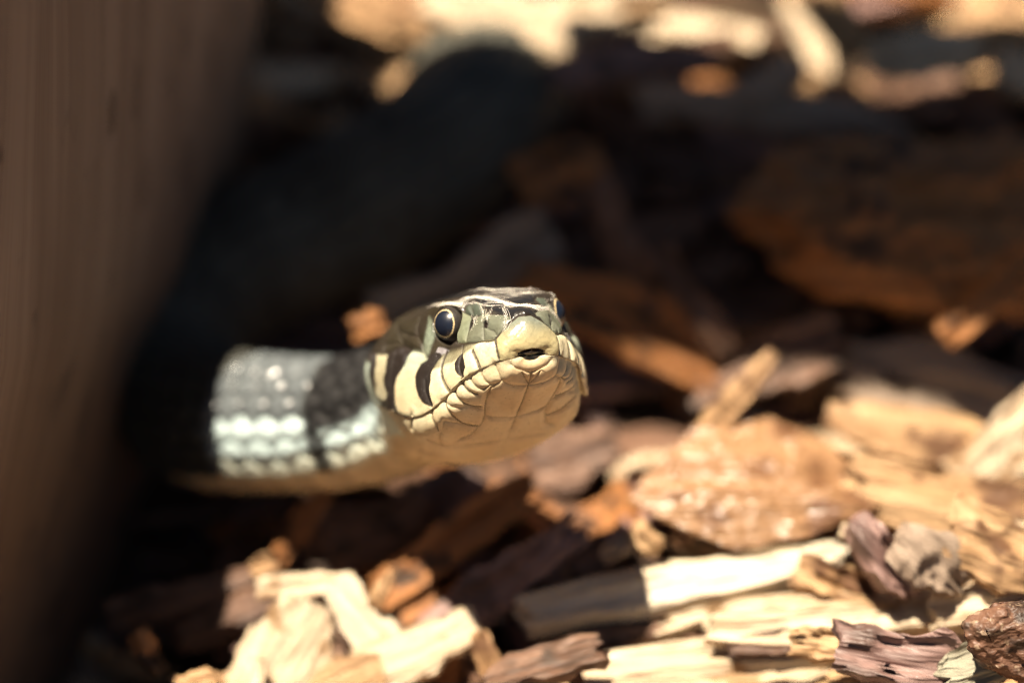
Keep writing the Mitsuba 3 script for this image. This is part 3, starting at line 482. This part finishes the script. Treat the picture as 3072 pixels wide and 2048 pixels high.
def inside(q, poly):
    x, y = q[:, 0], q[:, 1]
    w = np.zeros(len(q), bool)
    px, py = poly[:, 0], poly[:, 1]
    for i in range(len(poly)):
        k = i - 1
        c = (py[i] > y) != (py[k] > y)
        w ^= c & (x < (px[k] - px[i]) * (y - py[i]) / (py[k] - py[i] + 1e-12) + px[i])
    return w


def close_near(X, pts, reach):
    return ((X > pts.min(0) - reach) & (X < pts.max(0) + reach)).all(1)


n_rows = int(np.searchsorted(S, S_END + 3))
half_n = int(np.searchsorted(J, 10.0)) + 1
HX = P[:n_rows, :half_n].reshape(-1, 3)
HQ = np.stack([Sg[:n_rows, :half_n], Jg[:n_rows, :half_n]], -1).reshape(-1, 2)
HL = ((HX - HEAD_AT) @ HEAD_AXES.T)
seam_d = np.full(len(HX), 9.0)
seam_dark = np.zeros(len(HX))
groove = np.zeros(len(HX))
for width, dark, pts in SEAMS:
    line = grid_value(P, pts)
    m = close_near(HX, line, 1.2)
    d = segment_distance(HX[m], line)
    seam_d[m] = np.minimum(seam_d[m], d)
    seam_dark[m] = np.maximum(seam_dark[m], dark * (1 - sstep(width * 0.5, width * 0.5 + 0.10, d)))
    groove[m] = np.maximum(groove[m], np.exp(-(d / (0.10 + width * 0.4)) ** 2) * (0.6 + 0.4 * dark))
mark = {}
for kind, pts in MARKS:
    line = grid_value(P, pts)
    m = close_near(HX, line, 1.0)
    d = segment_distance(HX[m], line, True) * np.where(inside(HQ[m], np.asarray(pts)), 1, -1)
    full = np.full(len(HX), -9.0)
    full[m] = d
    mark[kind] = np.maximum(mark.get(kind, -9.0), full)


def patch(kind, soft):
    return sstep(-soft, soft, mark[kind])[:, None]


def over(c, colour, w):
    w = np.asarray(w)
    w = w if w.ndim == 2 else w[:, None]
    return c * (1 - w) + np.asarray(colour) * w


s_, j_ = HQ[:, 0], HQ[:, 1]
n1 = nz(HL[:, 0] * 0.8, HL[:, 1] * 0.8, HL[:, 2] * 0.8, seed=11)
n2 = nz(HL[:, 0] * 3.0, HL[:, 1] * 3.0, HL[:, 2] * 3.0, seed=12)
n3 = nz(HL[:, 0] * 9.0, HL[:, 1] * 9.0, HL[:, 2] * 9.0, seed=13)
c = np.tile([0.030, 0.025, 0.016], (len(HX), 1)) * (0.55 + 0.6 * n1 + 0.35 * n2)[:, None]
c = over(c, (0.030, 0.024, 0.018), sstep(0.50, 0.62, nz(HL[:, 0] * 0.45, HL[:, 1] * 0.45, HL[:, 2] * 0.45, seed=5)) * 0.8)
cheek = np.array([0.66, 0.585, 0.385])
chin = np.array([0.67, 0.51, 0.30])
c = over(c, (0.012, 0.012, 0.013), (1 - sstep(1.7, 2.1, j_)) * sstep(4.5, 5.5, s_))
c = over(c, np.array([0.15, 0.16, 0.115]), patch('nasal', 0.12) * (0.75 + 0.3 * n2)[:, None])
c = over(c, (0.065, 0.080, 0.062), patch('greengrey', 0.06))
c = over(c, (0.22, 0.25, 0.17), patch('preocular', 0.06) * (0.7 + 0.3 * n2)[:, None])
c = over(c, (0.27, 0.25, 0.16), sstep(4.1, 4.5, j_) * (1 - sstep(14.4, 15.0, s_)) * sstep(4, 6, s_) * (0.55 + 0.5 * n3))
c = over(c, cheek, patch('labial', 0.30))
c = over(c, (0.52, 0.42, 0.24), patch('labial', 0.3) * (sstep(0.5, 0.75, n2) * 0.25)[:, None])
c = over(c, (0.48, 0.54, 0.42), patch('mint', 0.35) * 0.9)
c = over(c, (0.25, 0.30, 0.23), patch('pale_green', 0.35) * (0.45 + 0.5 * n2)[:, None])
c = over(c, (0.34, 0.33, 0.36), patch('pale_lilac', 0.15) * 0.8)
c = over(c, (0.44, 0.41, 0.28), patch('cream', 0.12))
c = over(c, (0.33, 0.38, 0.32), patch('pale_back', 0.2))
snout = patch('cream2', 0.05)
c = over(c, np.array([0.47, 0.41, 0.225]), snout)
c = over(c, (0.15, 0.18, 0.155), snout * (sstep(0.6, 3.4, HL[:, 2] + 0.8 * (n1 - 0.5)) * 0.9)[:, None])
low = sstep(6.42, 6.5, j_)
under = cheek * (1 - sstep(7.2, 9.0, j_)[:, None]) + chin * sstep(7.2, 9.0, j_)[:, None]
c = over(c, under, low * (1 - sstep(29.5, 31, s_) * (1 - sstep(8.0, 8.4, j_))))
c = over(c, (0.62, 0.68, 0.56), sstep(24.6, 25.6, s_) * sstep(6.9, 7.2, j_) * (1 - sstep(8.2, 8.4, j_)))
c = over(c, (0.022, 0.017, 0.015), patch('black', 0.05) * (1 - 0.9 * low)[:, None])
c = over(c, (0.20, 0.20, 0.22), patch('black', 0.05) * (sstep(0.86, 0.9, n3) * 0.35 + 0.25 * sstep(0.45, 0.8, n1) * (1 - sstep(4.3, 4.9, j_)))[:, None])
lipline = np.exp(-((j_ - 6.5) / 0.16) ** 2) * (1 - sstep(25, 27, s_)) * sstep(0.8, 1.8, s_)
c = over(c, (0.16, 0.08, 0.04), lipline * 0.75)
c = over(c, (0.030, 0.020, 0.012), np.clip(seam_dark * 1.25, 0, 1) * (0.7 + 0.3 * n2))
c = over(c, (0.018, 0.012, 0.010), patch('nostril', 0.06))
c = over(c, (0.030, 0.012, 0.008), patch('hole', 0.10))
c = over(c, (0.030, 0.024, 0.018), patch('socket', 0.06) * (0.9 - 0.3 * sstep(0.6, 0.8, n3))[:, None])
blot = nz(HL[:, 0] * 0.55, HL[:, 1] * 0.55, HL[:, 2] * 0.55, seed=25)
c = c * (1 + 0.22 * (blot - 0.5)[:, None] * [0.6, 1.0, 1.5])
c = over(c, (0.30, 0.20, 0.11), sstep(0.60, 0.78, nz(HL[:, 0] * 1.7, HL[:, 1] * 1.7, HL[:, 2] * 1.7, seed=26)) * np.exp(-(seam_d / 0.35) ** 2) * 0.4 * sstep(0.25, 0.45, c.max(1)))
speck = sstep(0.80, 0.86, nz(HL[:, 0] * 7.0, HL[:, 1] * 7.0, HL[:, 2] * 7.0, seed=21))
c = c * (1 - 0.10 * n2 - 0.22 * speck * sstep(0.2, 0.5, c.max(1)))[:, None]
h = -0.11 * groove - 0.15 * np.exp(-(seam_d / 0.42) ** 1.6) + 0.05 * np.exp(-((seam_d - 0.9) / 0.6) ** 2)
h = h - 0.95 * sstep(-0.05, 0.28, mark['socket']) - 0.5 * sstep(-0.03, 0.2, mark['nostril']) - 0.5 * sstep(-0.06, 0.25, mark['hole'])
h = h - 0.16 * lipline + 0.012 * (n3 - 0.5) + 0.05 * (n2 - 0.5) * (1 - sstep(4, 6, j_))
h *= sstep(0.3, 0.9, s_) * (1 - 0.85 * np.exp(-((j_ - 6.5) / 0.20) ** 2))

# the neck and body: overlapping scales in rows, belly plates below
disp = np.zeros((ns, nj))
bs = (Sg - S_END) + 1.3 * (nz((Sg - S_END) / 6.0, Jg / 1.7, seed=51) - 0.5)
bj = np.clip(Jh + 0.42 * (nz((Sg - S_END) / 4.0, Jg / 1.4, seed=52) - 0.5) * sstep(0, 0.5, Jh) * sstep(0, 0.5, 10 - Jh), 0, 10)
row_w, row_l = 1.08, 3.3
best = np.full(bs.shape, -9.0)
next_ = np.full(bs.shape, -9.0)
tone = np.zeros(bs.shape)
r0 = np.floor(bj / row_w)
for dr_ in (-1, 0, 1, 2):
    r = r0 + dr_
    off = 0.5 * np.mod(r, 2)
    k0 = np.floor(bs / row_l - off)
    for dk in (0, 1):
        k = k0 + dk
        u = (bs / row_l - off - k) * 1.12
        v = (bj / row_w - r) * 0.80
        e = 1 - (u * u + v * v) * 1.9 - 0.25 * u - 0.10 * np.abs(v)
        t = e > best
        next_ = np.where(t, best, np.maximum(next_, e))
        best = np.where(t, e, best)
        tone = np.where(t, nz(k * 0.731 + 0.3, r * 1.37 + 0.3, 0.5, seed=31), tone)
keel = np.exp(-((bj / row_w - np.round(bj / row_w)) / 0.10) ** 2)
belly = sstep(7.75, 8.05, bj)
plate = np.mod(bs / 4.4 + 0.06 * np.abs(bj - 10), 1.0)
edge = best - next_
dome = sstep(0.0, 0.75, edge) + 0.35 * best
body_h = (0.30 * dome + 0.10 * keel * sstep(0.1, 0.5, best)) * (1 - belly) + belly * (0.32 * plate - 0.2)
into_neck = sstep(0.5, 4.0, bs)
disp = body_h * into_neck * np.interp(bs, [0, 90, 260, 330], [1, 1, 0.6, 0.1])
seam = 1 - sstep(0.03, 0.30, edge)
rnd = tone[..., None]
bar = np.sin(bs / 11.5 * 2 * np.pi + 0.8 + 2.0 * nz(bs / 9, bj / 3, seed=41))
dorsal = np.array([0.040, 0.041, 0.034]) * (0.6 + 0.8 * rnd) * (1 + 0.9 * sstep(38, 60, bs) * (0.7 + 0.3 * bar))[..., None]
nape = sstep(-4, 0, bs) * (1 - sstep(19.2, 20.0, bs + 0.5 * (tone - 0.5)))                # black collar patch behind the head
grey = sstep(19.3, 20.2, bs + 0.8 * (tone - 0.5)) * (1 - sstep(32.0, 34, bs + 1.5 * (tone - 0.5)))  # grey stops at the board shadow's edge, shade put into the colour
body_c = dorsal * (1 - grey[..., None]) + np.array([0.125, 0.145, 0.155]) * (0.40 + 1.0 * rnd) * grey[..., None]
body_c = body_c * (1 - nape[..., None]) + np.array([0.009, 0.009, 0.010]) * nape[..., None]
lower = sstep(4.75, 5.1, bj + 0.5 * (tone - 0.5)) * (1 - sstep(31.0, 33.0, bs + 1.5 * (tone - 0.5)))  # pale rows end in dark colour where the board's shadow falls
gap = sstep(17.6, 18.2, bs) * (1 - sstep(19.6, 20.4, bs)) * sstep(5.2, 5.5, bj)
lower = lower * (1 - nape * (1 - sstep(5.35, 5.75, bj))) * (1 - 0.95 * gap)
pale = np.array([0.50, 0.63, 0.64]) * (1 - sstep(6.4, 7.4, bj)[..., None]) + np.array([0.66, 0.70, 0.58]) * sstep(6.4, 7.4, bj)[..., None]
body_c = body_c * (1 - lower[..., None]) + pale * (0.8 + 0.25 * rnd) * lower[..., None]
body_c = body_c * (1 - 0.78 * (seam * (1 - belly))[..., None])
tan = np.array([0.68, 0.52, 0.30]) * (0.72 + 0.3 * plate[..., None])
far = sstep(48, 70, bs)[..., None]
tan = tan * (1 - far) + np.array([0.10, 0.095, 0.08]) * far
col = body_c * (1 - belly[..., None]) + tan * belly[..., None]

# set the head in, the same on both sides
w_head = (1 - sstep(S_END - 1.2, S_END + 1.5, Sg[:n_rows]))
hc, hh = c.reshape(n_rows, half_n, 3), h.reshape(n_rows, half_n)
order = np.concatenate([np.arange(half_n), np.arange(half_n - 2, 0, -1)])
disp[:n_rows] = disp[:n_rows] * (1 - w_head) + hh[:, order] * w_head
col[:n_rows] = col[:n_rows] * (1 - w_head[..., None]) + hc[:, order] * w_head[..., None]

gloss = np.where(col.max(-1) > 0.10, 0.55, np.where(nape * into_neck > 0.5, 0.0, 0.12))
gloss = np.where((bs > 19.5) & (bs < 33) & (bj < 5.2), 0.9, gloss)
hg = np.where(j_ < 6.4, 0.75, 0.35) - 0.25 * sstep(0, 0.05, mark['black']) + 0.5 * (1 - sstep(1.7, 2.2, j_))
hg = np.clip(hg, 0, 1) * (1 - 0.92 * np.exp(-(seam_d / 0.24) ** 2)) * (1 - 0.9 * lipline)
gloss[:n_rows] = gloss[:n_rows] * (1 - w_head) + hg.reshape(n_rows, half_n)[:, order] * w_head
rough_ = np.clip(0.68 - 0.42 * gloss, 0.2, 0.7)

V = P + N * disp[..., None]
F = grid_faces(ns, nj, wrap=True)
put('grass_snake__body', V.reshape(-1, 3), F, 'snake_skin', smooth=True, uv=np.stack([gloss, rough_], -1).reshape(-1, 2), color=np.clip(col, 0, 1).reshape(-1, 3))
tag('grass_snake', 'dark grass snake with cream black barred lips raising its head between wood chips', 'snake')
labels['grass_snake__body'] = {'label': 'snake body with pale lips, tan chin and black bars'}


def eye_ball(side):
    """The eye under its clear scale: a dark ball with a pale ring round the pupil."""
    ball = trimesh.creation.icosphere(subdivisions=5, radius=1.0)
    v = np.array(ball.vertices)
    at = np.array(EYE_AT) * [1, side, 1] - [0, 0 if side > 0 else -0.35, 0]
    ax = unit(np.array(EYE_AXIS) * [1, side, 1])
    e1 = unit(np.cross([0, 0, 1.0], ax))
    a1, a2 = v @ e1, v @ np.cross(ax, e1)
    ang = np.where(v @ ax > 0, np.degrees(np.arcsin(np.clip(np.hypot(a1 / 0.86, a2), 0, 1))), 90)
    wob = 1.6 * (nz(v[:, 0] * 3, v[:, 1] * 3, v[:, 2] * 3, seed=9) - 0.5)
    ring = sstep(43.5, 44.5, ang + wob) * (1 - sstep(50.0, 52.0, ang + 2 * wob))
    shade = 0.75 + 0.5 * nz(v[:, 0] * 8, v[:, 1] * 8, v[:, 2] * 8, seed=10)
    colr = np.array([0.030, 0.026, 0.022]) * (1 - ring[:, None]) + np.array([0.56, 0.45, 0.25]) * (ring * shade)[:, None]
    w = to_world(v * 2.0 + at)
    f = np.array(ball.faces)
    e = put('grass_snake__' + numbered('eye'), w, f, 'eye_gloss', color=colr)
    keep = (ang[f] < 45.5).all(1)
    p = f[keep]
    used, inv = np.unique(p, return_inverse=True)
    put(e + '__pupil', to_world(v[used] * 2.006 + at), inv.reshape(-1, 3), 'eye_gloss', color=np.tile([0.006, 0.010, 0.022], (len(used), 1)))
    labels[e + '__pupil'] = {'label': 'round blue-black pupil'}


EYE_AT, EYE_AXIS = ([9.002,5.626,4.4],[-0.636,0.77,0.038])
eye_ball(1)
eye_ball(-1)
labels['grass_snake__eye'] = {'label': 'glossy dark eye with a pale ring, turned to the viewer'}
labels['grass_snake__eye_001'] = {'label': 'far eye showing only a sliver'}

# ---------------------------------------------------------------- spider silk caught on the crown
SILK = [[22,0.25,[[19.29,2.29],[15.39,2.68],[13.79,2.58],[12.4,2.59],[12.64,2.02],[12.92,1.58]]],[17,0.28,[[13.2,2.02],[12.42,1.68],[11.41,1.42],[9.81,0.96],[6.85,-1.19],[8.94,-2.82],[13.76,-3.09]]],[4,0.5,[[13.86,1.58],[13.06,1.04],[12.35,-1.23],[12.19,-1.93],[15.08,-2.76]]],[4,0.5,[[16.78,1.2],[14.68,0.6],[14.12,-1.31],[15.01,-2.11]]],[12,0.25,[[10.02,1.3],[8.8,-0.44],[6.92,-1.88],[10.87,-3.32],[12.56,-3.76],[14.05,-3.97]]],[5,0.25,[[10.12,2.04],[9.01,2.29],[8.05,2.73],[7.74,3.14]]],[5,0.25,[[9.25,1.55],[8.16,2.09],[7.67,2.62],[7.74,2.96]]],[4,0.3,[[10.16,2.93],[9.55,3.07],[9.06,3.27],[9.25,3.47]]],[6,0.3,[[8.26,1.24],[5.59,1.75],[5.0,2.19],[4.94,2.73]]],[9,0.3,[[14.96,-2.63],[15.18,-2.93],[15.53,-3.18],[16.38,-3.38]]],[4,0.6,[[12.64,2.19],[10.24,1.86],[9.06,0.51],[8.33,-1.73],[14.33,-2.9]]]]    # bundles: [strands, spread mm, [[station, j], ...]], j below zero on the snake's left


def skin_at(q):
    q = np.asarray(q, float).copy()
    q[:, 1] = np.mod(q[:, 1], 20)
    q[:, 1] = np.clip(q[:, 1], 0, 19.98)
    return grid_value(V, q), unit(grid_value(N, q))


def strand(pts, radius, sides=4):
    t = unit(np.gradient(pts, axis=0))
    a = unit(np.cross(t, [0.3, 0.2, 0.93]))
    b = np.cross(t, a)
    ang = np.arange(sides) * 2 * np.pi / sides
    v = pts[:, None] + radius[:, None, None] * (np.cos(ang)[None, :, None] * a[:, None] + np.sin(ang)[None, :, None] * b[:, None])
    return v.reshape(-1, 3), grid_faces(len(pts), sides, wrap=True)


srng = np.random.default_rng(21)
vs, fs, at = [], [], 0
for n, spread, line in SILK:
    line = np.asarray(line)
    t0 = np.linspace(0, 1, len(line))
    for i in range(2 * n):
        a, b = sorted(srng.uniform(0, 1, 2))
        if b - a < 0.2:
            a, b = max(0, a - 0.15), min(1, b + 0.15)
        t = np.linspace(a, b, 16)
        base = np.stack([np.interp(t, t0, line[:, 0]), np.interp(t, t0, line[:, 1])], -1)
        off = srng.normal(0, spread, 2)
        wig = np.cumsum(srng.normal(0, 0.035, (16, 2)), 0)
        q = base + (off + wig) * [1.0, 0.28]
        q[:, 0] = np.clip(q[:, 0], 1.5, S_END)
        p, nn = skin_at(q)
        lift = 0.05 + np.abs(srng.normal(0, 0.07)) + 0.10 * srng.random() * np.sin(np.linspace(0, np.pi, 16))
        p = p + nn * np.reshape(lift, (-1, 1))
        v, f = strand(p, np.full(16, srng.uniform(0.006, 0.020)) * (0.6 + 0.8 * srng.random(16)))
        vs.append(v), fs.append(f + at)
        at += len(v)
for i in range(120):                                   # short loose fuzz and dust
    n, spread, line = SILK[srng.integers(0, len(SILK))]
    line = np.asarray(line)
    k = srng.uniform(0, len(line) - 1)
    q = line[int(k)] * (1 - k % 1) + line[min(int(k) + 1, len(line) - 1)] * (k % 1) + srng.normal(0, spread * 1.2, 2) * [1, 0.3]
    p, nn = skin_at([[max(q[0], 1.5), q[1]]])
    d = unit(srng.normal(0, 1, 3) + nn[0] * 0.8)
    ln = srng.uniform(0.10, 0.40)
    pts = p[0] + nn[0] * 0.04 + np.linspace(0, ln, 5)[:, None] * d + srng.normal(0, 0.04, (5, 3))
    v, f = strand(pts, np.linspace(1, 0.5, 5) * srng.uniform(0.010, 0.035))
    vs.append(v), fs.append(f + at)
    at += len(v)
put('spider_silk', np.vstack(vs), np.vstack(fs), 'silk')
tag('spider_silk', 'torn whitish spider silk with dust caught on the crown of the snake', 'spider silk')
